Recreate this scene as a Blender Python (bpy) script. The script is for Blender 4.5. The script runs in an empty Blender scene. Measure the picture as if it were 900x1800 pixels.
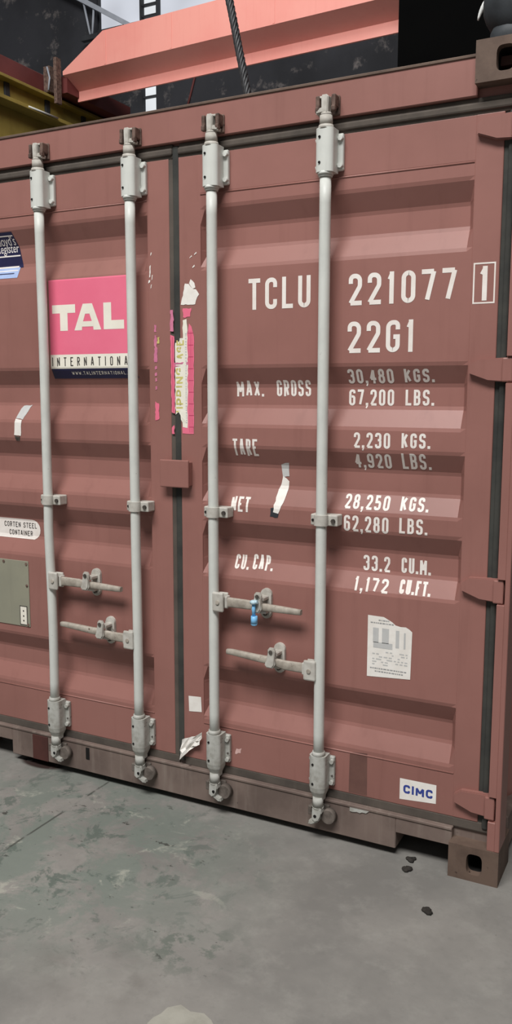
import bpy, bmesh, math, random
from mathutils import Vector, Matrix
random.seed(7)
SC = bpy.context.scene
COL = SC.collection

# ------------------------------------------------------------------ camera, light, exposure
def make_camera():
    yaw, pitch, roll = 0.4733, 0.1387, 0.0015
    cy, sy, cp, sp = math.cos(yaw), math.sin(yaw), math.cos(pitch), math.sin(pitch)
    f = Vector((-sy * cp, cy * cp, -sp)); r = Vector((cy, sy, 0)); u = r.cross(f)
    r2 = r * math.cos(roll) + u * math.sin(roll); u2 = -r * math.sin(roll) + u * math.cos(roll)
    m = Matrix(((r2.x, u2.x, -f.x, 1.700), (r2.y, u2.y, -f.y, -2.6485), (r2.z, u2.z, -f.z, 1.5828), (0, 0, 0, 1)))
    cd = bpy.data.cameras.new('camera'); co = bpy.data.objects.new('camera', cd); COL.objects.link(co)
    cd.sensor_fit = 'VERTICAL'; cd.sensor_height = 36.0; cd.lens = 36.0 * 1511.2 / 1800.0
    cd.clip_start = 0.05; cd.clip_end = 200
    co.matrix_world = m
    SC.camera = co
make_camera()

def area(name, loc, target, sx, sy, power, color):
    ld = bpy.data.lights.new(name, 'AREA'); ld.shape = 'RECTANGLE'; ld.size = sx; ld.size_y = sy
    ld.energy = power; ld.color = color
    o = bpy.data.objects.new(name, ld); COL.objects.link(o); o.location = loc
    o.rotation_euler = (Vector(target) - Vector(loc)).to_track_quat('-Z', 'Y').to_euler()
    return o
area('hall_roof_light', (0.7, -6.7, 11.2), (0.2, 0.0, 1.2), 8.0, 3.0, 1900, (1.0, 0.985, 0.965))
area('added_girder_light', (-3.2, 1.2, 10.5), (-4.0, 7.6, 6.0), 6.0, 2.0, 330, (1.0, 0.98, 0.95))  # added area lamp to brighten the crane girder's web
area('added_underside_fill', (-12.6, 5.2, 1.9), (-5.0, 7.2, 5.6), 5.0, 3.0, 230, (1.0, 0.98, 0.96))  # added fill lamp lifting the girder's underside; the wall has no doorway

W = bpy.data.worlds.new('world'); SC.world = W; W.use_nodes = True
bg = W.node_tree.nodes['Background']; bg.inputs[0].default_value = (0.92, 0.97, 1.0, 1); bg.inputs[1].default_value = 0.2

SC.view_settings.view_transform = 'Standard'; SC.view_settings.look = 'None'
SC.view_settings.exposure = 0.0; SC.view_settings.gamma = 1.0; SC.view_settings.use_curve_mapping = False
SC.cycles.max_bounces = 6

# ------------------------------------------------------------------ materials
def lin(c):
    o = []
    for v in c:
        v /= 255.0
        o.append(v / 12.92 if v <= 0.04045 else ((v + 0.055) / 1.055) ** 2.4)
    return (o[0], o[1], o[2], 1.0)

class NT:
    def __init__(s, name):
        s.m = bpy.data.materials.new(name); s.m.use_nodes = True; s.t = s.m.node_tree
        s.b = s.t.nodes['Principled BSDF']
    def n(s, typ, **kw):
        nd = s.t.nodes.new(typ)
        for k, v in kw.items(): setattr(nd, k, v)
        return nd
    def l(s, a, b): s.t.links.new(a, b)
    def coord(s):
        if not hasattr(s, '_c'): s._c = s.n('ShaderNodeTexCoord').outputs['Object']
        return s._c
    def mapped(s, scale=(1, 1, 1), loc=(0, 0, 0)):
        mp = s.n('ShaderNodeMapping'); mp.inputs['Scale'].default_value = scale; mp.inputs['Location'].default_value = loc
        s.l(s.coord(), mp.inputs['Vector']); return mp.outputs[0]
    def noise(s, scale, detail=4, rough=0.55, vec=None, dist=0.0):
        nd = s.n('ShaderNodeTexNoise'); nd.inputs['Scale'].default_value = scale; nd.inputs['Detail'].default_value = detail
        nd.inputs['Roughness'].default_value = rough; nd.inputs['Distortion'].default_value = dist
        s.l(vec if vec is not None else s.coord(), nd.inputs['Vector']); return nd.outputs['Fac']
    def ramp(s, fac, a, b, va=0.0, vb=1.0):
        nd = s.n('ShaderNodeMapRange'); nd.interpolation_type = 'SMOOTHSTEP'
        nd.inputs['From Min'].default_value = a; nd.inputs['From Max'].default_value = b
        nd.inputs['To Min'].default_value = va; nd.inputs['To Max'].default_value = vb
        s.l(fac, nd.inputs['Value']); return nd.outputs['Result']
    def math(s, op, a, b=None):
        nd = s.n('ShaderNodeMath'); nd.operation = op
        for i, v in enumerate((a, b)):
            if v is None: continue
            if isinstance(v, (int, float)): nd.inputs[i].default_value = v
            else: s.l(v, nd.inputs[i])
        return nd.outputs[0]
    def mix(s, fac, a, b, typ='MIX'):
        nd = s.n('ShaderNodeMix'); nd.data_type = 'RGBA'; nd.blend_type = typ
        if isinstance(fac, (int, float)): nd.inputs[0].default_value = fac
        else: s.l(fac, nd.inputs[0])
        for i, v in ((6, a), (7, b)):
            if isinstance(v, tuple): nd.inputs[i].default_value = v
            else: s.l(v, nd.inputs[i])
        return nd.outputs[2]
    def bump(s, h, strength, dist=0.004):
        nd = s.n('ShaderNodeBump'); nd.inputs['Strength'].default_value = strength; nd.inputs['Distance'].default_value = dist
        s.l(h, nd.inputs['Height']); s.l(nd.outputs[0], s.b.inputs['Normal'])
    def done(s, color, rough=0.5, metal=0.0, spec=0.35):
        if isinstance(color, tuple): s.b.inputs['Base Color'].default_value = color
        else: s.l(color, s.b.inputs['Base Color'])
        if isinstance(rough, (int, float)): s.b.inputs['Roughness'].default_value = rough
        else: s.l(rough, s.b.inputs['Roughness'])
        s.b.inputs['Metallic'].default_value = metal
        s.b.inputs['Specular IOR Level'].default_value = spec
        return s.m

def painted(name, rgb, dark, rough=0.5, amt=0.45, nscale=3.0, streak=0.0, dirt=None, chip=0.0, chip_rgb=(70, 45, 38)):
    t = NT(name)
    f = t.ramp(t.noise(nscale, 5, 0.6), 0.35, 0.7, 0, amt)
    c = t.mix(f, lin(rgb), lin(dark))
    if streak:
        v = t.mapped((22, 22, 1.6))
        c = t.mix(t.ramp(t.noise(1.0, 4, 0.6, v), 0.5, 0.78, 0, streak), c, lin(dirt or dark))
    if chip:
        c = t.mix(t.ramp(t.noise(42, 5, 0.65), 0.70 - chip, 0.72 - chip + 0.03), c, lin(chip_rgb))
    t.bump(t.noise(nscale * 16, 3), 0.10, 0.002)
    return t.done(c, rough)

M = {}
M['oxide'] = painted('container_brown_paint', (152, 106, 98), (137, 95, 87), 0.42, 0.6, 2.2, 0.22, (112, 74, 66))
M['oxide_dirty'] = painted('grimy_brown_paint', (124, 108, 100), (96, 82, 76), 0.75, 0.8, 5, 0.6, (150, 138, 128), 0.02, (58, 44, 40))
M['casting'] = painted('worn_casting_and_edge_shade', (106, 88, 77), (82, 66, 58), 0.75, 0.9, 9, 0.25, (110, 96, 86), 0.05, (52, 38, 34))  # worn castings; the same tone paints the shade on the roof lip
M['dark_brown'] = painted('dark_brown_patch', (84, 50, 45), (66, 40, 36), 0.6, 0.7, 6)  # darker brown for the sill patch
M['patch'] = painted('faded_patch_paint', (112, 80, 72), (100, 70, 64), 0.7, 0.8, 12)
M['rubber'] = painted('dusty_rubber', (66, 66, 62), (46, 47, 46), 0.85, 0.9, 7, 0.3, (92, 88, 80))
M['rubber_dusty'] = painted('dust_coated_rubber', (92, 84, 77), (72, 66, 61), 0.9, 0.9, 7, 0.3, (106, 96, 87))
M['rod'] = painted('grey_steel_paint', (212, 214, 208), (199, 201, 196), 0.42, 0.7, 9, 0.25, (150, 148, 140), 0.015, (120, 108, 98))
M['forged'] = painted('worn_grey_forging', (198, 195, 187), (168, 163, 154), 0.55, 0.9, 22, 0.2, (118, 108, 98), 0.03, (92, 76, 66))
M['dirty_forged'] = painted('dusty_grey_forging', (188, 188, 182), (156, 154, 146), 0.7, 0.9, 26, 0.3, (96, 90, 84), 0.06, (70, 62, 56))
M['handle'] = painted('bare_handle_metal', (182, 174, 162), (142, 133, 122), 0.6, 0.9, 28, 0.2, (104, 94, 84), 0.05, (88, 70, 58))
M['keeper'] = painted('rusty_keeper', (118, 96, 86), (66, 50, 44), 0.75, 1.0, 30, 0.2, (46, 36, 33), 0.08, (40, 30, 27))
M['keeper_low'] = painted('dusty_keeper', (112, 103, 96), (86, 78, 72), 0.8, 1.0, 30, 0.2, (60, 52, 48), 0.06, (50, 40, 36))
M['bolt'] = painted('dark_bolt', (86, 80, 74), (50, 46, 43), 0.6, 0.9, 40)
M['hole'] = painted('hole_shade_and_mark_black', (20, 18, 17), (14, 12, 12), 0.9, 0.5, 20)  # near-black paints the shade inside holes; the sill mark shares it
M['white'] = painted('white_lettering_paint', (240, 234, 228), (226, 214, 206), 0.5, 0.6, 14, 0.12, (205, 180, 172))
M['paper'] = painted('white_paper', (240, 236, 230), (228, 222, 214), 0.7, 0.7, 30)
M['paperline'] = painted('faded_grey_print', (196, 196, 194), (184, 184, 184), 0.7, 0.6, 30)
M['paperink'] = painted('grey_print', (150, 150, 150), (170, 170, 170), 0.7, 0.6, 40)
M['pink'] = painted('pink_sticker', (236, 120, 146), (230, 108, 136), 0.4, 0.6, 5)
M['cream'] = painted('cream_sticker', (240, 236, 222), (230, 224, 210), 0.45, 0.6, 12)
M['navy'] = painted('navy_sticker', (42, 42, 76), (34, 34, 60), 0.4, 0.6, 10)
M['paleblue'] = painted('pale_blue_sticker', (165, 185, 222), (150, 168, 210), 0.45, 0.7, 30)
M['blue'] = painted('blue_logo_ink', (58, 74, 150), (50, 64, 136), 0.45, 0.5, 12)
M['magenta'] = painted('magenta_print', (196, 62, 104), (180, 60, 100), 0.5, 0.6, 25)
M['lilac'] = painted('torn_pink_print', (214, 128, 158), (190, 108, 140), 0.6, 0.9, 40)
M['scrap_pink'] = painted('pale_pink_chip', (214, 178, 172), (200, 160, 154), 0.7, 0.8, 40)
M['yellowprint'] = painted('faded_yellow_print', (206, 196, 116), (190, 180, 110), 0.6, 0.7, 30)
M['plate'] = painted('green_grey_plate', (150, 148, 130), (138, 137, 122), 0.5, 0.7, 4, 0.2, (128, 126, 112))
M['ink'] = painted('black_print', (60, 56, 54), (76, 70, 66), 0.6, 0.5, 20)
M['seal_blue'] = painted('light_blue_plastic', (128, 190, 234), (116, 178, 224), 0.35, 0.5, 30)
M['seal_pale'] = painted('pale_blue_plastic', (190, 216, 226), (168, 200, 216), 0.35, 0.5, 30)
M['crane'] = painted('salmon_red_crane_paint', (240, 164, 152), (234, 148, 138), 0.4, 0.6, 1.2, 0.1, (206, 108, 98))
M['carriage'] = painted('maroon_carriage_paint', (112, 58, 56), (92, 48, 46), 0.5, 0.6, 2)
M['yellow'] = painted('dull_yellow_paint', (158, 140, 72), (132, 116, 60), 0.6, 0.8, 2, 0.2, (96, 80, 40))
M['black_steel'] = painted('black_steel', (9, 9, 9), (6, 6, 7), 0.95, 0.6, 2)
M['black_steel'].node_tree.nodes['Principled BSDF'].inputs['Specular IOR Level'].default_value = 0.02
M['charcoal'] = painted('charcoal_steel', (54, 56, 60), (38, 40, 44), 0.7, 0.7, 3)
M['grey_steel'] = painted('pale_truss_paint', (168, 174, 184), (140, 146, 156), 0.6, 0.6, 3)
M['rope'] = painted('greasy_wire_rope', (66, 66, 68), (34, 34, 36), 0.45, 0.9, 60)
M['block'] = painted('dark_grey_block', (58, 62, 66), (44, 47, 50), 0.6, 0.9, 14, 0.2, (96, 98, 98))
M['rim'] = painted('pale_rim', (226, 228, 226), (206, 210, 208), 0.5, 0.5, 10)
M['ceiling'] = painted('dark_ceiling', (44, 46, 52), (34, 36, 40), 0.8, 0.7, 1)
M['soil'] = painted('dark_soil', (52, 48, 44), (34, 31, 29), 0.9, 0.8, 60)
M['scrap'] = painted('pale_concrete', (158, 156, 146), (140, 138, 128), 0.85, 0.8, 18)
M['cable_red'] = painted('dull_red_cable', (104, 52, 50), (90, 46, 44), 0.6, 0.5, 8)
M['lampbody'] = painted('pale_lamp_body', (190, 200, 196), (160, 170, 168), 0.4, 0.6, 12)
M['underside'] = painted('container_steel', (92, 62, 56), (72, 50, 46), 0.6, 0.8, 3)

def emit(name, rgb, strength):
    t = NT(name)
    e = t.n('ShaderNodeEmission'); c = t.mix(t.ramp(t.noise(0.8, 2), 0.3, 0.75), lin(rgb), lin(tuple(v * 0.86 for v in rgb)))
    t.l(c, e.inputs[0]); e.inputs[1].default_value = strength
    t.l(e.outputs[0], t.t.nodes['Material Output'].inputs[0]); return t.m
M['daylight'] = emit('daylight_window', (222, 226, 236), 0.95)
M['daylight2'] = emit('bright_window', (240, 244, 248), 1.0)

def floor_mat():
    t = NT('worn_concrete_floor')
    geo = t.n('ShaderNodeNewGeometry'); pos = geo.outputs['Position']
    t._c = pos
    sep = t.n('ShaderNodeSeparateXYZ'); t.l(pos, sep.inputs[0]); X, Y = sep.outputs[0], sep.outputs[1]
    base = t.mix(t.ramp(t.noise(1.7, 5, 0.6), 0.35, 0.68), lin((136, 133, 128)), lin((117, 115, 111)))
    base = t.mix(t.ramp(t.noise(9, 6, 0.7), 0.45, 0.75, 0, 0.45), base, lin((150, 148, 142)))
    base = t.mix(t.ramp(t.noise(30, 4, 0.7), 0.5, 0.8, 0, 0.35), base, lin((109, 108, 104)))
    # worn green paint around one spot of the floor
    def spot(cx, cy, sx, sy, r0, r1):
        dx = t.math('MULTIPLY', t.math('SUBTRACT', X, cx), sx); dy = t.math('MULTIPLY', t.math('SUBTRACT', Y, cy), sy)
        d = t.math('SQRT', t.math('ADD', t.math('MULTIPLY', dx, dx), t.math('MULTIPLY', dy, dy)))
        return t.ramp(d, r0, r1, 1.0, 0.0)
    reg = spot(-0.26, -0.42, 0.95, 1.2, 0.30, 0.98)
    g1 = t.math('MULTIPLY', reg, t.ramp(t.noise(4.2, 9, 0.72, dist=0.4), 0.42, 0.53))
    base = t.mix(t.math('MULTIPLY', g1, 0.75), base, lin((109, 119, 111)))
    g2 = t.math('MULTIPLY', reg, t.ramp(t.noise(7.0, 9, 0.72, t.mapped_pos(pos, (1, 1, 1), (3.1, 1.7, 0)), 0.5), 0.54, 0.60))
    base = t.mix(t.math('MULTIPLY', g2, 0.8), base, lin((86, 96, 89)))
    l1 = t.math('MULTIPLY', reg, t.ramp(t.noise(6.0, 8, 0.7, t.mapped_pos(pos, (1, 1, 1), (7.3, 4.7, 0)), 0.4), 0.58, 0.66))
    base = t.mix(t.math('MULTIPLY', l1, 0.6), base, lin((168, 168, 156)))
    reg3 = spot(0.48, -0.70, 1.3, 1.6, 0.05, 0.33)
    g3 = t.math('MULTIPLY', reg3, t.ramp(t.noise(11, 8, 0.7), 0.5, 0.58))
    base = t.mix(t.math('MULTIPLY', g3, 0.75), base, lin((92, 100, 92)))
    # dark chips
    ch = t.math('MULTIPLY', t.math('MAXIMUM', reg, reg3), t.ramp(t.noise(13, 7, 0.7, t.mapped_pos(pos, (1, 1.7, 1), (1.3, 8.7, 0))), 0.625, 0.65))
    base = t.mix(t.math('MULTIPLY', ch, 0.85), base, lin((56, 56, 52)))
    # joint in the slab
    dj = t.math('ABSOLUTE', t.math('SUBTRACT', X, t.math('ADD', -0.365, t.math('MULTIPLY', t.noise(5, 4), 0.02))))
    j = t.math('MULTIPLY', t.ramp(dj, 0.002, 0.007, 1, 0), t.ramp(t.noise(8, 3), 0.42, 0.55))
    base = t.mix(t.math('MULTIPLY', j, 0.8), base, lin((62, 62, 58)))
    # rust stain at the container's foot, darker patch further out
    rs = t.math('MULTIPLY', spot(-0.72, 0.06, 0.55, 1.3, 0.045, 0.07), t.ramp(t.noise(30, 4), 0.3, 0.42))
    base = t.mix(t.math('MULTIPLY', rs, 0.95), base, lin((44, 26, 23)))
    dp_ = t.math('MULTIPLY', spot(0.33, -0.92, 1.4, 2.2, 0.1, 0.38), t.ramp(t.noise(4, 5), 0.42, 0.6))
    base = t.mix(t.math('MULTIPLY', dp_, 0.45), base, lin((84, 80, 75)))
    sp = t.ramp(t.noise(70, 2, 0.5), 0.76, 0.79)
    base = t.mix(t.math('MULTIPLY', sp, 0.6), base, lin((64, 60, 56)))
    h = t.math('ADD', t.noise(24, 5), t.math('MULTIPLY', g1, 0.3))
    t.bump(h, 0.22, 0.006)
    return t.done(base, t.ramp(t.noise(3, 3), 0.3, 0.7, 0.62, 0.85), 0, 0.25)
def _mp(s, pos, scale, loc):
    mp = s.n('ShaderNodeMapping'); mp.inputs['Scale'].default_value = scale; mp.inputs['Location'].default_value = loc
    s.l(pos, mp.inputs['Vector']); return mp.outputs[0]
NT.mapped_pos = _mp
M['floor'] = floor_mat()

def wall_mat():
    t = NT('dark_hall_wall')  # dark grey mottle with paler patches over it
    c = t.mix(t.ramp(t.noise(0.7, 4), 0.35, 0.7), lin((52, 53, 58)), lin((36, 37, 41)))
    c = t.mix(t.math('MULTIPLY', t.ramp(t.noise(2.6, 7, 0.7), 0.56, 0.70), 0.7), c, lin((120, 114, 112)))
    t.bump(t.noise(6, 5), 0.3, 0.02)
    return t.done(c, 0.85)
M['wall'] = wall_mat()

# ------------------------------------------------------------------ mesh helpers
class MB:
    """collects shapes and links them as one mesh object"""
    def __init__(s): s.bm = bmesh.new(); s.mats = []; s.mi = 0
    def use(s, mat):
        if mat not in s.mats: s.mats.append(mat)
        s.mi = s.mats.index(mat); return s
    def _take(s, b, smooth=False):
        bmesh.ops.recalc_face_normals(b, faces=b.faces[:])
        vm = {}
        for v in b.verts: vm[v] = s.bm.verts.new(v.co)
        for f in b.faces:
            try: nf = s.bm.faces.new([vm[v] for v in f.verts])
            except ValueError: continue
            nf.material_index = s.mi; nf.smooth = f.smooth or smooth
        b.free()
    def box(s, x0, x1, y0, y1, z0, z1, bev=0.0, seg=1, rot=None):
        b = bmesh.new(); bmesh.ops.create_cube(b, size=1.0)
        for v in b.verts:
            v.co = Vector(((x0 + x1) / 2 + v.co.x * (x1 - x0), (y0 + y1) / 2 + v.co.y * (y1 - y0), (z0 + z1) / 2 + v.co.z * (z1 - z0)))
        if bev: bmesh.ops.bevel(b, geom=b.edges[:], offset=bev, segments=seg, affect='EDGES', profile=0.5)
        if rot is not None:
            c = Vector(((x0 + x1) / 2, (y0 + y1) / 2, (z0 + z1) / 2))
            for v in b.verts: v.co = c + rot @ (v.co - c)
        s._take(b); return s
    def cyl(s, p0, p1, r0, r1=None, n=20, cap=True):
        p0, p1 = Vector(p0), Vector(p1); r1 = r0 if r1 is None else r1
        ax = (p1 - p0).normalized(); a = ax.orthogonal().normalized(); c = ax.cross(a)
        b = bmesh.new(); R0 = []; R1 = []
        for i in range(n):
            th = 2 * math.pi * i / n; d = a * math.cos(th) + c * math.sin(th)
            R0.append(b.verts.new(p0 + d * r0)); R1.append(b.verts.new(p1 + d * r1))
        for i in range(n):
            f = b.faces.new((R0[i], R0[(i + 1) % n], R1[(i + 1) % n], R1[i])); f.smooth = True
        if cap: b.faces.new(R0[::-1]); b.faces.new(R1)
        s._take(b); return s
    def tube(s, pts, r, n=10):
        pts = [Vector(p) for p in pts]; b = bmesh.new(); rings = []
        up = None
        for i, p in enumerate(pts):
            d = (pts[min(i + 1, len(pts) - 1)] - pts[max(i - 1, 0)]).normalized()
            a = d.orthogonal().normalized() if up is None else (up - d * up.dot(d)).normalized()
            up = a; c = d.cross(a); rr = r[i] if isinstance(r, (list, tuple)) else r
            rings.append([b.verts.new(p + (a * math.cos(2 * math.pi * k / n) + c * math.sin(2 * math.pi * k / n)) * rr) for k in range(n)])
        for A, B in zip(rings, rings[1:]):
            for k in range(n):
                f = b.faces.new((A[k], A[(k + 1) % n], B[(k + 1) % n], B[k])); f.smooth = True
        b.faces.new(rings[0][::-1]); b.faces.new(rings[-1])
        s._take(b); return s
    def prism(s, pts, y0, y1, bev=0.0):
        """outline in x, z extruded along y"""
        b = bmesh.new()
        A = [b.verts.new((x, y0, z)) for x, z in pts]; B = [b.verts.new((x, y1, z)) for x, z in pts]
        n = len(pts)
        fa = b.faces.new(A); b.faces.new(B[::-1])
        for i in range(n): b.faces.new((A[i], B[i], B[(i + 1) % n], A[(i + 1) % n]))
        if bev: bmesh.ops.bevel(b, geom=list(fa.edges), offset=bev, segments=2, affect='EDGES')
        s._take(b); return s
    def prism_ax(s, pts3, vec):
        b = bmesh.new(); vec = Vector(vec)
        A = [b.verts.new(p) for p in pts3]; B = [b.verts.new(Vector(p) + vec) for p in pts3]; n = len(A)
        b.faces.new(A); b.faces.new(B[::-1])
        for i in range(n): b.faces.new((A[i], B[i], B[(i + 1) % n], A[(i + 1) % n]))
        s._take(b); return s
    def disc(s, x, z, y, r, n=14):
        s.cyl((x, y, z), (x, y + 0.004, z), r, r, n); return s
    def flat(s, pts, y=0.0):
        f = s.bm.faces.new([s.bm.verts.new((x, y, z)) for x, z in pts]); f.material_index = s.mi; return s
    def sphere(s, c, r, sc=(1, 1, 1), lump=0.0, sub=2):
        b = bmesh.new(); bmesh.ops.create_icosphere(b, subdivisions=sub, radius=1.0)
        for v in b.verts:
            k = 1 + random.uniform(-lump, lump)
            v.co = Vector(c) + Vector((v.co.x * r * sc[0] * k, v.co.y * r * sc[1] * k, v.co.z * r * sc[2] * k))
        s._take(b, True); return s
    def build(s, name, mat=None, parent=None):
        me = bpy.data.meshes.new(name); s.bm.to_mesh(me); s.bm.free()
        for m in (s.mats or [mat]): me.materials.append(m)
        o = bpy.data.objects.new(name, me); COL.objects.link(o)
        if parent is not None: o.parent = parent
        return o

def thing(name, label, cat, loc=(0, 0, 0), group=None):
    o = bpy.data.objects.new(name, None); COL.objects.link(o); o.location = loc; o.empty_display_size = 0.1
    return tag(o, label, cat, group)
def tag(o, label, cat, group=None):
    o['label'] = label; o['category'] = cat
    if group: o['group'] = group
    return o
def struct(o): o['kind'] = 'structure'; return o
def lab(o, text): o['label'] = text; return o

# ------------------------------------------------------------------ door surface profile
TOPS = [2.221, 1.672, 1.390, 1.121, 0.567]
YF, DEP = 0.046, 0.036
def trap(d):
    if d <= 0 or d >= 0.208: return 0.0
    return DEP * min(1.0, d / 0.068, (0.208 - d) / 0.068)
KN = []
for T in TOPS:
    for d in (-0.006, 0.006, 0.062, 0.074, 0.134, 0.146, 0.202, 0.214): KN.append((T - d, trap(d)))
KN.sort()
ZB = [k[0] for k in KN]
def prof(z):
    if z <= KN[0][0] or z >= KN[-1][0]: return 0.0
    for (a, da), (b, db) in zip(KN, KN[1:]):
        if a <= z <= b: return da + (db - da) * (z - a) / (b - a)
    return 0.0
PX = {'r': (0.100, 1.054), 'l': (-1.054, -0.125)}
def surf(x, z):
    for a, b in PX.values():
        if a < x < b:
            k = min(1.0, (x - a) / 0.016, (b - x) / 0.016)
            return YF + prof(z) * k
    return 0.045
def conform(mb, off=0.0012):
    """lay flat marks onto the corrugated door"""
    bm = mb.bm
    zs = [v.co.z for v in bm.verts]; lo, hi = min(zs), max(zs)
    for z in ZB:
        if lo < z < hi:
            bmesh.ops.bisect_plane(bm, geom=bm.verts[:] + bm.edges[:] + bm.faces[:], plane_co=(0, 0, z), plane_no=(0, 0, 1))
    for v in bm.verts: v.co.y = surf(v.co.x, v.co.z) - off - v.co.y
    for f in bm.faces:
        f.normal_update()
        if f.normal.y > 0: f.normal_flip()
    return mb
# a flat mark's own y (before conform) is its layer: 0, 0.0004, 0.0008 ... towards the viewer

# ------------------------------------------------------------------ stroke lettering
G = {
 '0': [([(0, 0, 1), (1, 0, 1), (1, 1, 1), (0, 1, 1)], 1)],
 '1': [([(.6, 0), (.6, 1)], 0), ([(.62, 1), (.1, .8)], 0)],
 '2': [([(0, .72), (0, 1, 1), (1, 1, 1), (1, .62, 1), (0, 0), (1, 0)], 0)],
 '3': [([(0, .78), (0, 1, 1), (1, 1, 1), (1, .54, 1), (.4, .54)], 0), ([(.4, .54), (1, .54, 1), (1, 0, 1), (0, 0, 1), (0, .22)], 0)],
 '4': [([(.74, 0), (.74, 1), (0, .28), (1, .28)], 0)],
 '5': [([(.95, 1), (.08, 1), (.08, .56), (1, .58, 1), (1, 0, 1), (0, 0, 1), (0, .2)], 0)],
 '6': [([(1, .80), (1, 1, 1), (0, 1, 1), (0, 0, 1), (1, 0, 1), (1, .57, 1), (.22, .57)], 0)],
 '7': [([(0, 1), (1, 1), (.38, 0)], 0)],
 '8': [([(0, 0, 1), (1, 0, 1), (1, .53, 1), (0, .53, 1)], 1), ([(.06, .53, 1), (.06, 1, 1), (.94, 1, 1), (.94, .53, 1)], 1)],
 '9': [([(0, .20), (0, 0, 1), (1, 0, 1), (1, 1, 1), (0, 1, 1), (0, .43, 1), (.78, .43)], 0)],
 'T': [([(0, 1), (1, 1)], 0), ([(.5, 0), (.5, 1)], 0)],
 'C': [([(1, .72), (1, 1, 1), (0, 1, 1), (0, 0, 1), (1, 0, 1), (1, .28)], 0)],
 'L': [([(0, 1), (0, 0), (1, 0)], 0)],
 'U': [([(0, 1), (0, 0, 1), (1, 0, 1), (1, 1)], 0)],
 'G': [([(1, .74), (1, 1, 1), (0, 1, 1), (0, 0, 1), (1, 0, 1), (1, .48), (.55, .48)], 0)],
 'M': [([(0, 0), (0, 1), (.5, .25), (1, 1), (1, 0)], 0)],
 'A': [([(0, 0), (.42, 1), (.58, 1), (1, 0)], 0), ([(.16, .3), (.84, .3)], 0)],
 'X': [([(0, 0), (1, 1)], 0), ([(0, 1), (1, 0)], 0)],
 'R': [([(0, 0), (0, 1), (1, 1, 1), (1, .5, 1), (0, .5)], 0), ([(.5, .5), (1, 0)], 0)],
 'O': [([(0, 0, 1), (1, 0, 1), (1, 1, 1), (0, 1, 1)], 1)],
 'S': [([(1, .76), (1, 1, 1), (0, 1, 1), (0, .56, 1), (1, .46, 1), (1, 0, 1), (0, 0, 1), (0, .24)], 0)],
 'K': [([(0, 0), (0, 1)], 0), ([(0, .36), (1, 1)], 0), ([(.32, .58), (1, 0)], 0)],
 'B': [([(0, 0), (0, 1), (.95, 1, 1), (.95, .53, 1), (0, .53)], 0), ([(0, .53), (1, .53, 1), (1, 0, 1), (0, 0)], 0)],
 'E': [([(1, 1), (0, 1), (0, 0), (1, 0)], 0), ([(0, .52), (.8, .52)], 0)],
 'F': [([(1, 1), (0, 1), (0, 0)], 0), ([(0, .52), (.8, .52)], 0)],
 'N': [([(0, 0), (0, 1), (1, 0), (1, 1)], 0)],
 'P': [([(0, 0), (0, 1), (1, 1, 1), (1, .46, 1), (0, .46)], 0)],
 'I': [([(.5, 0), (.5, 1)], 0)],
 'W': [([(0, 1), (.27, 0), (.5, .75), (.73, 0), (1, 1)], 0)],
 'H': [([(0, 0), (0, 1)], 0), ([(1, 0), (1, 1)], 0), ([(0, .52), (1, .52)], 0)],
 'Y': [([(0, 1), (.5, .5), (1, 1)], 0), ([(.5, .5), (.5, 0)], 0)],
 '.': 'dot', ',': 'comma', ' ': [],
}
GW = {'1': .62, 'I': .34, 'M': 1.25, 'W': 1.35, '.': .30, ',': .30, ' ': .6, 'N': 1.05, 'L': .9, 'A': 1.08}
def fillet(pts, closed, rad):
    out = []; n = len(pts)
    for i, p in enumerate(pts):
        r = rad if len(p) > 2 else 0.0
        P = Vector((p[0], p[1]))
        if r <= 0 or (not closed and i in (0, n - 1)): out.append(P); continue
        A = Vector(pts[i - 1][:2]); B = Vector(pts[(i + 1) % n][:2])
        da, db = (A - P), (B - P); la, lb = da.length, db.length; da.normalize(); db.normalize()
        ang = da.angle(db)
        t = min(r / max(math.tan(ang / 2), 0.2), la * 0.5, lb * 0.5)
        cen = P + (da + db).normalized() * (t / math.cos(ang / 2)); v0 = P + da * t - cen; v1 = P + db * t - cen
        th = v0.angle(v1)
        for k in range(7):
            s = k / 6.0
            out.append(cen + (v0 * math.sin((1 - s) * th) + v1 * math.sin(s * th)) / math.sin(th))
    return out
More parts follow.
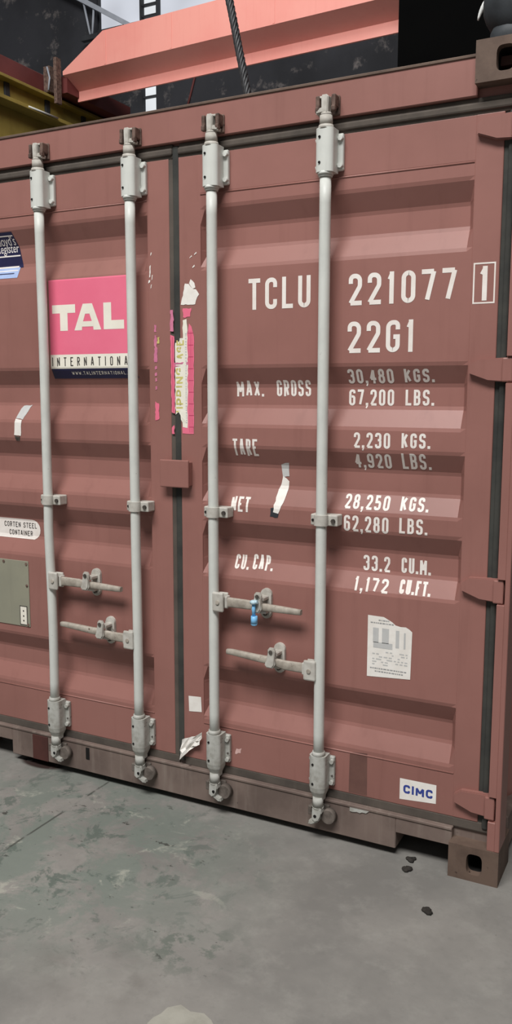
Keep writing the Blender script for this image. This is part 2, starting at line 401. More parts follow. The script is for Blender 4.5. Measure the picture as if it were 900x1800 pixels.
def ribbon(mb, pts, closed, w, xf, y=0.0):
    if not closed:
        for i in range(1, len(pts) - 1):
            d1 = pts[i] - pts[i - 1]; d2 = pts[i + 1] - pts[i]
            if d1.length > 1e-9 and d2.length > 1e-9 and d1.angle(d2) > 0.9:
                square = abs(d1.angle(d2) - math.pi / 2) < 0.2
                a_ = pts[:i + 1]; b_ = pts[i:]
                if square: a_ = a_[:-1] + [a_[-1] + d1.normalized() * w / 2]; b_ = [b_[0] - d2.normalized() * w * 0.0] + b_[1:]
                ribbon(mb, a_, 0, w, xf, y); ribbon(mb, b_, 0, w, xf, y + 0.00012); return
    n = len(pts); Ls = []; Rs = []
    for i in range(n):
        if closed: a, b = pts[i - 1], pts[(i + 1) % n]
        else: a, b = pts[max(i - 1, 0)], pts[min(i + 1, n - 1)]
        p = pts[i]; d1 = (p - a); d2 = (b - p)
        if d1.length < 1e-9: d1 = d2
        if d2.length < 1e-9: d2 = d1
        d1 = d1.normalized(); d2 = d2.normalized()
        n1 = Vector((-d1.y, d1.x)); n2 = Vector((-d2.y, d2.x)); m = n1 + n2
        if m.length < 0.3: m = n1
        m.normalize(); k = min(1.0 / max(m.dot(n1), 0.35), 1.9)
        Ls.append(p + m * (w / 2 * k)); Rs.append(p - m * (w / 2 * k))
    mk = lambda q: mb.bm.verts.new((xf(q)[0], y, xf(q)[1]))
    VL = [mk(q) for q in Ls]; VR = [mk(q) for q in Rs]
    for i in range(n if closed else n - 1):
        j = (i + 1) % n
        f = mb.bm.faces.new((VL[i], VR[i], VR[j], VL[j])); f.material_index = mb.mi
KS = [0]
def text(mb, s, x0, x1, z0, z1, stroke, y=0.0, gap=0.42, rad=1.0, xf=None):
    """stroke letters filling the box x0..x1, z0..z1"""
    xf = xf or (lambda q: (q.x, q.y))
    tot = sum(GW.get(c, 1.0) for c in s) + gap * (len(s) - 1)
    u = (x1 - x0) / tot; x = x0; h = z1 - z0
    for c in s:
        w = GW.get(c, 1.0) * u; g = G[c]
        if g in ('dot', 'comma'):
            cx = x + w / 2
            ribbon(mb, [Vector((cx, z0)), Vector((cx, z0 + stroke * 1.15))], 0, stroke * 1.1, xf, y)
            if g == 'comma': ribbon(mb, [Vector((cx + stroke * .2, z0)), Vector((cx - stroke * .25, z0 - stroke * 1.0))], 0, stroke * .6, xf, y)
        else:
            for pts, closed in g:
                iw, ih = max(w - stroke, 0.0), h - stroke
                q = [(x + stroke / 2 + p[0] * iw, z0 + stroke / 2 + p[1] * ih) + tuple(p[2:]) for p in pts]
                r = min(iw * 0.5, ih * 0.3) * rad
                ff = fillet(q, closed, r)
                if not closed:      # square ends reach the box
                    ff = [v.copy() for v in ff]
                    vert0 = abs(ff[0].x - ff[1].x) < 1e-6; vert1 = abs(ff[-1].x - ff[-2].x) < 1e-6
                    if vert0 and pts[0][1] in (0, 1): ff[0] += (ff[0] - ff[1]).normalized() * stroke / 2
                    if vert1 and pts[-1][1] in (0, 1): ff[-1] += (ff[-1] - ff[-2]).normalized() * stroke / 2
                    if abs(ff[0].y - ff[1].y) < 1e-6 and pts[0][0] in (0, 1): ff[0] += (ff[0] - ff[1]).normalized() * stroke / 2
                    if abs(ff[-1].y - ff[-2].y) < 1e-6 and pts[-1][0] in (0, 1): ff[-1] += (ff[-1] - ff[-2]).normalized() * stroke / 2
                KS[0] = (KS[0] + 1) % 3; ribbon(mb, ff, closed, stroke, xf, y + KS[0] * 0.00009)
        x += w + gap * u
def font_text(mb, s, x1, z0, height, y=0.0, sx=1.0):
    """round lower-case lettering from the built-in font, as mesh"""
    cu = bpy.data.curves.new('lettering', 'FONT'); cu.body = s; cu.size = 1.0; cu.resolution_u = 3
    ob = bpy.data.objects.new('lettering_source', cu); COL.objects.link(ob)
    dg = bpy.context.evaluated_depsgraph_get(); me = ob.evaluated_get(dg).to_mesh()
    x0 = x1 - max(v.co.x for v in me.vertices) * height * sx
    vs = [mb.bm.verts.new((x0 + v.co.x * height * sx, y, z0 + v.co.y * height)) for v in me.vertices]
    for p in me.polygons:
        try: f = mb.bm.faces.new([vs[i] for i in p.vertices]); f.material_index = mb.mi
        except ValueError: pass
    ob.evaluated_get(dg).to_mesh_clear(); bpy.data.objects.remove(ob); bpy.data.curves.remove(cu)
def rect(mb, x0, x1, z0, z1, y=0.0): mb.flat([(x0, z0), (x1, z0), (x1, z1), (x0, z1)], y)
def ragged(pts, amp=0.003, step=0.012):
    out = []
    for i, p in enumerate(pts):
        a = Vector(p); b = Vector(pts[(i + 1) % len(pts)]); n = max(1, int((b - a).length / step))
        for k in range(n):
            q = a + (b - a) * k / n
            if k: q += Vector((random.uniform(-amp, amp), random.uniform(-amp, amp)))
            out.append((q.x, q.y))
    return out

# ------------------------------------------------------------------ the setting
def slab(name, x0, x1, y0, y1, z0, z1, mat):
    return struct(MB().box(x0, x1, y0, y1, z0, z1).build(name, mat))
slab('floor', -13, 13, -12, 10.35, -0.2, 0.0, M['floor'])
slab('wall_left', -13.2, -13, -12, 10.55, -0.2, 12.8, M['wall'])
slab('wall_right', 13, 13.2, -12, 10.55, -0.2, 12.8, M['wall'])
slab('ceiling', -13.2, 13.2, -12, 10.55, 12.8, 13.0, M['ceiling'])
# back wall with an opening for the high window band and one for the narrow tall window
WX0, WX1, WZ0, WZ1 = -8.10, 3.0, 7.78, 9.5
NX0, NX1, NZ0 = -7.17, -6.88, 5.9
b = MB()
b.box(-13, WX0, 10.35, 10.55, -0.2, 12.8); b.box(WX1, 13, 10.35, 10.55, -0.2, 12.8); b.box(WX0, WX1, 10.35, 10.55, WZ1, 12.8)
b.box(WX0, NX0, 10.35, 10.55, -0.2, WZ0); b.box(NX1, WX1, 10.35, 10.55, -0.2, WZ0); b.box(NX0, NX1, 10.35, 10.55, -0.2, NZ0)
struct(b.build('wall_back', M['wall']))
w1 = struct(MB().box(WX0, NX0 - .03, 10.48, 10.50, WZ0, WZ1).box(NX1 + .03, WX1, 10.48, 10.50, WZ0, WZ1).build('window_1', M['daylight']))
f = MB()
f.box(NX1, WX1, 10.34, 10.44, WZ0 - .10, WZ0 + .05, .008); f.box(WX0, NX0, 10.34, 10.44, WZ0 - .10, WZ0 + .05, .008)
for x in (WX0, -5.2, -3.4, -1.6, 0.2, 2.0): f.box(x - .03, x + .03, 10.40, 10.46, WZ0, WZ1, .006)
f.build('window_frame', M['charcoal'], w1)
w2 = struct(MB().box(NX0, NX1, 10.46, 10.48, NZ0, WZ1).build('window_2', M['daylight2']))
f = MB()
f.box(NX0 - .035, NX0 - .005, 10.36, 10.47, NZ0, WZ1, .006); f.box(NX1 + .005, NX1 + .035, 10.36, 10.47, NZ0, WZ1, .006)
for z in (6.6, 7.2, 7.70, 7.90, 8.08, 8.5, 8.9, 9.3): f.box(NX0 - .01, NX1 + .01, 10.38, 10.46, z - .013, z + .013, .004)
f.build('window_frame', M['charcoal'], w2)
br = thing('roof_brace', 'pale grey diagonal roof brace in front of the bright high window', 'brace', (-7.6, 10.1, 7.7))
d = MB().prism_ax([(-0.86 - .5, 0, 1.05), (0.44, 0, -0.02), (0.44, 0, -0.10), (-0.92 - .5, 0, 0.99)], (0, .10, 0))
d.build('brace_beam', M['grey_steel'], br)
d = MB().tube([(-0.62, .05, 0.55), (-0.48, .05, -0.02)], .018).tube([(-0.40, .05, 0.42), (-0.44, .05, -0.02)], .018)
d.build('hanger_rod', M['grey_steel'], br)
MB().box(-0.66, -0.30, .0, .10, -0.10, -0.02, .006).build('gusset', M['charcoal'], br)

# ------------------------------------------------------------------ overhead crane
cr = thing('overhead_crane', 'salmon red overhead travelling crane with a tapered box girder, high behind the container', 'crane', (-1.0, 7.5, 5.4))
O = Vector((-1.0, 7.5, 5.4))
gdir = Vector((0.9986, -0.0523, 0)); gper = Vector((0.0523, 0.9986, 0))
def girder():
    p0 = Vector((-6.44, 7.36, 0)) - O
    L, taper = 12.3, 0.72
    b = bmesh.new(); rings = []
    for sft, top in ((0.0, 5.97), (taper, 6.36), (L, 6.36)):
        rings.append([b.verts.new(p0 + gdir * sft + gper * y + Vector((0, 0, z))) for y, z in ((0, top), (0, 5.92), (.30, 5.785), (.30, 5.65), (.33, 5.65), (.33, 5.90), (.85, 5.90), (.85, top))])
    for A, B in zip(rings, rings[1:]):
        for i in range(8): b.faces.new((A[i], A[(i + 1) % 8], B[(i + 1) % 8], B[i]))
    b.faces.new(rings[0]); b.faces.new(rings[-1][::-1])
    mb = MB(); mb._take(b)
    for sft in (taper + .02, taper + 1.1, taper + 2.6, taper + 4.9):
        mb.prism_ax([p0 + gdir * a - gper * .004 + Vector((0, 0, z)) for a, z in ((sft, 5.93), (sft + .03, 5.93), (sft + .03, 6.35), (sft, 6.35))], gper * .01)
    mb.build('girder', M['crane'], cr)
girder()
for x, nm in ((-6.74, 'l'), (6.2, 'r')):
    c = MB()
    c.box(x - (.22 if x < 0 else .40), x + .02, 5.2, 10.0, 5.69, 5.95, .01)
    c.box(x - .24, x + .04, 5.2, 10.0, 5.672, 5.695, .004)
    for v in c.bm.verts: v.co -= O
    c.build('end_carriage', M['carriage'], cr)
for bxs in ((-6.70, -6.62, 7.26, 7.30, 5.70, 6.04), (-6.60, -6.55, 7.21, 7.30, 5.68, 6.02), (-6.49, -6.44, 7.22, 7.33, 5.52, 6.12)):
    c = MB().box(*bxs, .004)
    for v in c.bm.verts: v.co -= O
    c.build('joint_plate', M['keeper'], cr)
c = MB().tube([(-6.58, 7.20, 6.0), (-6.53, 7.19, 5.85), (-6.55, 7.18, 5.69)], .012)
for v in c.bm.verts: v.co -= O
c.build('joint_cable', M['grey_steel'], cr)
c = MB().prism_ax([Vector((-6.70, 7.4, 5.70)) - O, Vector((-6.40, 7.4, 5.70)) - O, Vector((-6.40, 7.4, 5.92)) - O, Vector((-6.70, 7.4, 5.92)) - O], (0, 1.5, 0))
c.build('end_tie', M['carriage'], cr)

for x, lbl in ((-6.74, 'dull yellow crane runway beam with dark stiffeners at the upper left'), (6.2, 'dull yellow crane runway beam on the far right side of the hall')):
    rb = thing('runway_beam', lbl, 'beam', (x, 6.0, 0))
    w = MB(); w.box(-.06, .02, -6, 4.35, 5.36, 5.66); w.box(-.16, .16, -6, 4.35, 5.62, 5.66, .004)
    w.build('web', M['yellow'], rb)
    MB().box(-.2, .24, -6, 4.35, 5.31, 5.36, .004).box(-.2, .02, -6, 4.35, 4.9, 5.31, .004).build('lower_flange', M['yellow'], rb)
    for k in range(9):
        y = 0.49 + (k - 6) * 0.80
        MB().box(.0, .045, y, y + .09, 5.36, 5.62, .004).build('stiffener', M['charcoal'], rb)
    if x < 0: lab(MB().tube([(.24, .71, 5.34), (.26, 1.28, 5.34)], .012, 6).build('pale_strip', M['rim'], rb), 'pale strip on the lower flange')
    for y in (-5.6, -1.2): MB().box(-.15, .15, y, y + .3, 0, 4.9, .01).build('column', M['charcoal'], rb)

sc = thing('steel_column', 'wide black steel column rising behind the container roof at upper right', 'column', (-0.55, 6.6, 0))
MB().box(-.72, .50, -.30, -.24, 0, 9.8, .006).build('front_flange', M['black_steel'], sc)
MB().box(-.06, .06, -.24, .24, 0, 9.8).build('web', M['black_steel'], sc)
MB().box(-.72, .50, .24, .30, 0, 9.8, .006).build('rear_flange', M['black_steel'], sc)

lamp = thing('work_lamp', 'small pale work lamp with tangled cables hanging in front of the dark back wall', 'lamp', (-8.05, 10.3, 6.45))
MB().cyl((0.12, -.16, .10), (0.20, -.24, .16), .05, .10, 16).build('lamp_shade', M['lampbody'], lamp)
k = MB()
for i in range(5):
    a = random.uniform(-.25, .1)
    k.tube([(a, 0, .2), (a + random.uniform(-.1, .1), -.05, .05), (a + .15, -.08, random.uniform(-.1, .1)), (.12, -.14, .10)], .012, 6)
k.build('cable', M['grey_steel'], lamp)
MB().box(-.12, .12, -.02, .05, .05, .2, .01).build('wall_box', M['charcoal'], lamp)
rc = MB().tube([(-6.28, 10.33, 6.2), (-6.18, 10.33, 6.5), (-6.05, 10.33, 6.9)], .018, 8).build('wall_cable', M['cable_red'])
tag(rc, 'thin dull red cable slanting down the dark back wall under the crane', 'cable')

# ------------------------------------------------------------------ wire rope and lifting block
def rope():
    r = thing('wire_rope', 'thick dark twisted steel wire rope coming down onto the container roof', 'rope', (0.35, 0.38, 2.56))
    p1 = Vector((0.118, 0.42, 2.585)); p0 = Vector((-0.03, 0.5, 3.085))
    dirn = (p0 - p1).normalized(); p_end = p1 + dirn * 3.2
    a = dirn.orthogonal().normalized(); c = dirn.cross(a)
    for s in range(6):
        pts = []
        for i in range(190):
            t = i / 189.0; th = 2 * math.pi * (s / 6 + t * 22)
            pts.append(p1 + dirn * (3.2 * t) + (a * math.cos(th) + c * math.sin(th)) * 0.0105 - Vector(r.location))
        MB().tube(pts, 0.0062, 6).build('strand', M['rope'], r)
    MB().tube([p1 - Vector(r.location), p_end - Vector(r.location)], 0.006, 6).build('core', M['rope'], r)
    # a short tail lies on the roof
    q = p1 - Vector(r.location)
    lab(MB().tube([q + Vector((0, 0, .01)), q + Vector((.03, -.03, 0)), q + Vector((.12, .0, -.003)), q + Vector((.3, .08, -.003))], .014, 8).build('tail', M['rope'], r), 'rope tail lying on the roof')
rope()
hb = thing('lifting_block', 'dark grey rounded lifting block with a pale rim, above the top corner of the container', 'lifting block', (1.135, 0.16, 2.592))
k = MB(); k.sphere((0.0, 0.03, 0.160), .106, (1.0, .8, 1.08), .012, 3); k.sphere((-.02, 0.02, .055), .06, (1, .9, .92), .03, 3)
k.build('housing', M['block'], hb)
pts = [((1 - t) ** 2 * -.121 + 2 * t * (1 - t) * -.112 + t * t * -.062, .03, (1 - t) ** 2 * .128 + 2 * t * (1 - t) * .172 + t * t * .205) for t in [i / 10 for i in range(11)]]
pts += [(-.03, .03, .218), (.0, .03, .222)]
lab(MB().tube(pts, [.0025 + .0075 * min(1, i / 5) for i in range(len(pts))], 8).build('rim', M['rim'], hb), 'pale curved rim')
MB().tube([(0, .03, .26), (-.0, .03, 3.2)], .012, 10).build('hoist_cable', M['rope'], hb)

# ------------------------------------------------------------------ the container
SCN = thing('shipping_container', 'large brown corrugated steel shipping container with closed double doors on the concrete floor', 'shipping container', (0, 0, 0))
HW, LEN, HT = 1.219, 6.058, 2.591

def casting(x_in, x_out, z0, z1, y0=0.0, sgn=1):
    """hollow corner casting with oval openings on the end face"""
    mb = MB(); y1 = y0 + 0.178 * sgn
    lo, hi = min(x_in, x_out), max(x_in, x_out); cx, cz = (lo + hi) / 2, (z0 + z1) / 2
    hx, hz = 0.0255, 0.0395 - .004
    N = 32; inner = []; outer = []
    for i in range(N):
        t = 2 * math.pi * i / N; ct, st = math.cos(t), math.sin(t)
        e = 0.55
        ix = cx + .004 + hx * math.copysign(abs(ct) ** e, ct); iz = cz + hz * math.copysign(abs(st) ** e, st)
        k = min((hi - lo) / 2 / max(abs(ct), 1e-6), (z1 - z0) / 2 / max(abs(st), 1e-6))
        inner.append((ix, iz)); outer.append((cx + ct * k, cz + st * k))
    # snap ring to the corners
    for X, Z in ((lo, z0), (lo, z1), (hi, z0), (hi, z1)):
        j = min(range(N), key=lambda i: (outer[i][0] - X) ** 2 + (outer[i][1] - Z) ** 2); outer[j] = (X, Z)
    b = bmesh.new()
    yb = y0 + 0.028 * sgn
    O1 = [b.verts.new((x, y0, z)) for x, z in outer]; I1 = [b.verts.new((x, y0, z)) for x, z in inner]
    I2 = [b.verts.new((x, yb, z)) for x, z in inner]; O2 = [b.verts.new((x, y1, z)) for x, z in outer]
    for i in range(N):
        j = (i + 1) % N
        b.faces.new((O1[i], O1[j], I1[j], I1[i])); b.faces.new((I1[i], I1[j], I2[j], I2[i])); b.faces.new((O1[j], O1[i], O2[i], O2[j]))
    b.faces.new(O2[::-1])
    mb.use(M['casting']); mb._take(b)
    # dark hollow inside, its shade put into the colour
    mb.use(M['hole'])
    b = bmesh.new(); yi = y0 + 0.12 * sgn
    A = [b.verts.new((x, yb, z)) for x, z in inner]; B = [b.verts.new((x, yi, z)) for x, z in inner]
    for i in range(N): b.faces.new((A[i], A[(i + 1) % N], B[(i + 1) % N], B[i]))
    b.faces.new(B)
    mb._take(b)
    return mb.build('corner_casting', None, SCN)
for s in (1, -1):
    for z0, z1 in ((0, .118), (HT - .118, HT)):
        casting(s * 1.057, s * HW, z0, z1)
        casting(s * 1.057, s * HW, z0, z1, LEN, -1)

# posts
for s in (1, -1):
    p = MB()
    def bx(x0, x1, *r):
        a, c = sorted((s * x0, s * x1)); p.box(a, c, *r)
    bx(1.203, HW, .002, .105, .118, 2.473, .002)
    bx(1.179, 1.203, .05, .105, .118, 2.473, .001)
    prev = .118
    hz = [(.215, .30), (.93, 1.01), (1.61, 1.69), (2.31, 2.39)]
    for a, c in hz:
        bx(1.179, 1.2035, .004, .05, prev, a, .001); prev = c
    bx(1.179, 1.2035, .004, .05, prev, 2.473, .001)
    p.build('corner_post', M['oxide'] if s < 0 else M['oxide'], SCN)
    q = MB(); a, c = sorted((s * 1.10, s * HW)); q.box(a, c, LEN - .10, LEN - .002, .118, 2.473, .004); q.build('corner_post', M['underside'], SCN)
    # side wall: vertical corrugations, rails
    w = MB(); b = bmesh.new(); xs_o, xs_i = s * 1.205, s * 1.170; pr = []
    y = .105
    while y < LEN - .3:
        pr += [(xs_o, y), (xs_o, y + .07), (xs_i, y + .138), (xs_i, y + .208)]; y += .276
    pr.append((xs_o, LEN - .10))
    A = [b.verts.new((x, y, .16)) for x, y in pr]; B = [b.verts.new((x, y, 2.50)) for x, y in pr]
    for i in range(len(pr) - 1): b.faces.new((A[i], A[i + 1], B[i + 1], B[i]))
    w._take(b); w.build('side_wall', M['oxide'], SCN)
    a, c = sorted((s * 1.16, s * 1.212))
    MB().box(a, c, .178, LEN - .178, .035, .16, .004).build('bottom_rail', M['oxide_dirty'], SCN)
    MB().box(a, c, .178, LEN - .178, 2.50, 2.565, .004).build('top_rail', M['oxide'], SCN)
MB().box(-1.17, 1.17, .06, LEN - .06, 2.53, 2.556).build('roof_panel', M['underside'], SCN)
MB().box(-1.11, 1.11, LEN - .07, LEN - .03, .118, 2.5).build('end_wall', M['underside'], SCN)
MB().box(-1.16, 1.16, .13, LEN - .1, .12, .16).build('floor_deck', M['underside'], SCN)
# header and sill
h = MB(); h.box(-1.058, 1.058, .030, .11, 2.447, 2.558, .003);
h.box(-1.20, 1.20, .055, .11, 2.43, 2.50)
h.build('door_header', M['oxide'], SCN)
MB().box(-1.058, 1.058, .026, .14, 2.555, 2.565, .002).build('roof_edge_shade', M['casting'], SCN)  # lip coloured dark for the shade along the roof's front edge
sl = MB()
zt = .150
sl.box(-.855, .867, .030, .11, .030, zt, .003)
sl.box(.866, 1.06, .030, .11, .090, zt, .002); sl.box(-1.06, -.854, .030, .11, .090, zt, .002)
sl.box(.862, .8665, .034, .34, .031, .12); sl.box(-.8565, -.852, .034, .34, .031, .12)
sl.box(.867, 1.057, .034, .34, .0905, .096); sl.box(-1.057, -.855, .034, .34, .0905, .096)
sl.box(-1.19, 1.19, .055, .11, .118, .17)
sl.box(-1.06, 1.06, .026, .05, zt - .006, zt + .004, .002)
SL = sl.build('door_sill', M['oxide_dirty'], SCN)
lab(MB().box(-.738, -.655, .0265, .034, .032, .140, .001).build('sill_patch', M['dark_brown'], SL), 'dark red brown patch on the sill')  # darker brown box laid on the sill front
lab(MB().box(-.456, -.438, .0275, .031, .085, .135, .001).build('sill_mark', M['hole'], SL), 'small dark mark on the sill')  # near-black box for a small dark mark
lab(MB().prism(ragged([(.70, .130), (.76, .135), (.775, .148), (.70, .150)], .003), .0268, .031).build('grey_scuff', M['dirty_forged'], SL), 'pale grey scuff on the sill')

# doors ------------------------------------------------------------------
def door(side):
    x0, x1 = (0.010, 1.139) if side == 'r' else (-1.139, -0.030)
    a, c = PX[side]
    mb = MB()
    yb = .105
    mb.box(x0, a, .045, yb, .185, 2.400, .003, 2)
    mb.box(c, x1, .045, yb, .185, 2.400, .003, 2)
    mb.box(a - .004, c + .004, .0455, yb, 2.268, 2.400, .003, 2)
    mb.box(a - .004, c + .004, .0455, yb, .185, .334, .003, 2)
    # weld beads
    for z in (2.266, .336): mb.tube([(a, .047, z), (c, .047, z)], .0035, 6)
    b = bmesh.new()
    zs = sorted(set([.32] + ZB + [2.28])); xs = [a - .002, a + .016, c - .016, c + .002]
    grid = [[b.verts.new((x, YF + (prof(z) if 0 < i < 3 else 0.0), z)) for i, x in enumerate(xs)] for z in zs]
    for r0, r1 in zip(grid, grid[1:]):
        for i in range(3): b.faces.new((r0[i], r0[i + 1], r1[i + 1], r1[i]))
    mb._take(b)
    return mb.build('door', M['oxide'], SCN)
DR = door('r'); DL = door('l')
lab(DR, 'right door with painted white numbers'); lab(DL, 'left door with pink square sticker')

# gaskets
def gasket(mb, x0, x1, z0, z1, y=.040):
    mb.box(x0, x1, y, .09, z0, z1, .006, 2)
for D, sg in ((DR, 1), (DL, -1)):
    def gk(mat, *boxes):
        g = MB()
        for x0, x1, z0, z1, y in boxes:
            a_, c_ = sorted((sg * x0, sg * x1)); gasket(g, a_, c_, z0, z1, y)
        g.build('gasket', mat, D)
    gk(M['rubber_dusty'], (.012, 1.178, 2.397, 2.447, .044), (.012, 1.178, 2.408, 2.432, .036))
    gk(M['rubber'], (1.136, 1.180, .165, 2.40, .048), (1.152, 1.172, .165, 2.40, .040))
    gk(M['rubber_dusty'], (.012, 1.178, .150, .188, .046))
g = MB(); gasket(g, -.014, .013, .165, 2.44, .043); g.build('gasket', M['rubber'], DR)
g = MB(); gasket(g, -.036, -.013, .165, 2.44, .047); g.build('gasket', M['rubber_dusty'], DL)

# hinges: blade on the door, knuckle and pin beside the post
for s, D in ((1, DR), (-1, DL)):
    for z0, z1 in ((.222, .292), (.935, 1.003), (1.617, 1.683), (2.318, 2.385)):
        zc = (z0 + z1) / 2; mb = MB()
        pts = [(1.062, zc + .018), (1.085, z1), (1.178, z1 + .004), (1.178, z0 - .004), (1.120, z0), (1.062, zc - .012)]
        mb.prism([(s * x, z) for x, z in (pts if s > 0 else pts[::-1])], .026, .046, .003)
        a, c = sorted((s * 1.165, s * 1.197)); mb.box(a, c, .010, .048, z0 - .003, z1 + .003, .004, 2)
        mb.cyl((s * 1.188, .020, z0 - .012), (s * 1.188, .020, z1 + .012), .010)
        mb.build('hinge', M['oxide'], D)

# lock plate across the seam
lk = MB(); lk.box(-.064, .060, .012, .022, 1.234, 1.336, .004, 2); lk.box(.030, .058, .020, .046, 1.24, 1.33, .003); lk.box(-.060, -.036, .020, .046, 1.24, 1.33, .003)
lab(lk.build('lock_plate', M['oxide'], DR), 'square brown plate across the door seam')

# painted lettering ------------------------------------------------------
BIG, SML = .0145, .0080
for s, x0, x1, z0, z1, st in [
    ('TCLU', .2901, .5230, 1.8633, 1.9676, BIG), ('221077', .6581, 1.0119, 1.8622, 1.9622, BIG), ('1', 1.0800, 1.1110, 1.8585, 1.9606, BIG),
    ('22G1', .6568, .8832, 1.7099, 1.8107, BIG), ('MAX.', .2259, .3325, 1.5669, 1.6226, SML), ('GROSS', .3838, .5131, 1.5685, 1.6238, SML),
    ('30,480', .6534, .8106, 1.6113, 1.6579, SML), ('KGS.', .8468, .9435, 1.6144, 1.6567, SML), ('67,200', .6524, .8089, 1.5386, 1.5918, SML),
    ('LBS.', .8474, .9413, 1.5400, 1.5909, SML), ('TARE', .2262, .3243, 1.3578, 1.4185, SML), ('2,230', .6848, .8106, 1.3998, 1.4511, SML),
    ('KGS.', .8489, .9427, 1.4035, 1.4518, SML), ('4,920', .6830, .8108, 1.3325, 1.3818, SML), ('LBS.', .8474, .9422, 1.3340, 1.3860, SML),
    ('NET', .2193, .2931, 1.1574, 1.2108, SML), ('28,250', .6513, .8088, 1.1941, 1.2416, SML), ('KGS.', .8462, .9393, 1.1976, 1.2422, SML),
    ('62,280', .6544, .8114, 1.1185, 1.1727, SML), ('LBS.', .8484, .9416, 1.1237, 1.1751, SML), ('CU.', .2228, .2789, .9439, .9944, SML),
    ('CAP.', .2952, .3749, .9474, 1.0008, SML), ('33.2', .7142, .8087, .9822, 1.0349, SML), ('CU.M.', .8483, .9469, .9857, 1.0374, SML),
    ('1,172', .6913, .8114, .9157, .9609, SML), ('CU.FT.', .8508, .9544, .9210, .9652, SML)]:
    mk = MB().use(M['white']); text(mk, s, x0, x1, z0, z1, st, gap=.36 if st == SML else .42)
    lab(conform(mk, .0007).build('lettering', None, DR), 'white painted lettering ' + ('of four letters' if s == 'TCLU' else s))
mk = MB().use(M['white'])
ribbon(mk, [Vector(p) for p in ((1.0640, 1.8520), (1.1265, 1.8520), (1.1265, 1.9690), (1.0640, 1.9690))], 1, .0045, lambda q: (q.x, q.y))
lab(conform(mk, .0007).build('lettering_box', None, DR), 'thin white box round the last digit')

# stickers on the left door
mk = MB().use(M['pink']); rect(mk, -.590, -.185, 1.726, 2.012)
mk.use(M['cream']); rect(mk, -.590, -.185, 1.672, 1.726)
mk.use(M['navy']); rect(mk, -.588, -.185, 1.634, 1.672)
mk.use(M['cream'])
Y = .0005
mk.flat([(-.575, 1.916), (-.462, 1.916), (-.462, 1.884), (-.500, 1.884), (-.500, 1.817), (-.537, 1.817), (-.537, 1.884), (-.575, 1.884)], Y)
A0, A1 = -.468, -.340
mk.flat([(A0, 1.817), (-.425, 1.916), (-.414, 1.916), (-.414, 1.880), (-.430, 1.838), (-.4315, 1.817)], Y)
mk.flat([(A1, 1.817), (-.376, 1.817), (-.379, 1.838), (-.395, 1.880), (-.395, 1.916), (-.381, 1.916)], Y)
rect(mk, -.4142, -.3948, 1.878, 1.916, Y + .0001); rect(mk, -.4325, -.3755, 1.830, 1.850, Y + .0002)
mk.flat([(-.328, 1.916), (-.292, 1.916), (-.292, 1.850), (-.234, 1.850), (-.234, 1.817), (-.328, 1.817)], Y)
mk.use(M['ink']); text(mk, 'INTERNATIONAL', -.582, -.190, 1.682, 1.716, .0040, Y, gap=1.5)
mk.use(M['cream']); text(mk, 'WWW.TALINTERNATIONAL.COM', -.492, -.189, 1.648, 1.661, .0018, Y, gap=.5)
lab(conform(mk).build('sticker', None, DL), 'pink square sticker with three big white letters')
mk = MB().use(M['navy']); mk.flat([(-.95, 2.075), (-.742, 2.075), (-.775, 2.211), (-.95, 2.211)])
mk.use(M['paleblue']); rect(mk, -.95, -.757, 2.033, 2.077, .0003)
mk.use(M['white']); rect(mk, -.95, -.776, 2.195, 2.199, .0006); rect(mk, -.95, -.758, 2.120, 2.125, .0006); rect(mk, -.95, -.764, 2.076, 2.082, .0007); rect(mk, -.94, -.764, 2.062, 2.066, .0007)
font_text(mk, "Lloyd's", -.772, 2.163, .050, .0006, .74); font_text(mk, 'Register', -.764, 2.136, .048, .0006, .74)
mk.use(M['navy']); rect(mk, -.94, -.78, 2.050, 2.054, .0006)
lab(conform(mk).build('sticker', None, DL), 'navy and pale blue sticker cut by the photo edge')
mk = MB().use(M['white'])
pts = [(-1.00, .972), (-.745, .972)] + [(-.745 + .042 * math.sin(t), 1.012 - .042 * math.cos(t)) for t in [math.pi * i / 10 for i in range(1, 10)]] + [(-.745, 1.054), (-1.00, 1.054)]
mk.flat(pts); mk.use(M['ink'])
text(mk, 'CORTEN STEEL', -.898, -.722, 1.018, 1.040, .0030, .0005, gap=.4); text(mk, 'CONTAINER', -.872, -.745, .984, 1.006, .0030, .0005, gap=.4)
lab(conform(mk).build('sticker', None, DL), 'white rounded sticker reading CORTEN STEEL CONTAINER')
pl = MB().use(M['plate']); pl.box(-1.02, -.742, .0425, .046, .603, .884, .0012)
pl.use(M['cream']); pl.box(-.792, -.758, .0415, .043, .612, .688)
pl.use(M['ink'])
for a, c in (((-.794, -.756), (.609, .612)), ((-.794, -.756), (.688, .691)), ((-.795, -.792), (.609, .691)), ((-.758, -.755), (.609, .691))): pl.box(a[0], a[1], .041, .043, c[0], c[1])
for z in (.628, .648, .670): pl.disc(-.775, z, .0405, .0035, 8)
pl.use(M['keeper'])
for x, z in ((-.752, .872), (-.752, .612), (-.752, .78), (-.875, .874)): pl.disc(x, z, .040, .006, 10)
lab(pl.build('data_plate', None, DL), 'grey green data plate riveted to the door')
mk = MB().use(M['paperline']); mk.flat(ragged([(-.764, 1.526), (-.720, 1.530), (-.748, 1.470), (-.786, 1.476)], .004))
mk.use(M['paper']); mk.flat(ragged([(-.786, 1.474), (-.752, 1.469), (-.758, 1.404), (-.794, 1.407)], .0015), .0004)
mk.use(M['bolt']); mk.flat(ragged([(-.792, 1.404), (-.762, 1.402), (-.768, 1.384), (-.786, 1.384)], .003), .0002)
lab(conform(mk).build('tape_scrap', None, DL), 'white strip of torn tape')
def flake(name, mat, pts, parent, label, lift=0.0, layer=0.0):
    mk = MB().use(mat); mk.flat(pts, layer); conform(mk)
    for v in mk.bm.verts: v.co.y -= lift
    return lab(mk.build(name, None, parent), label)
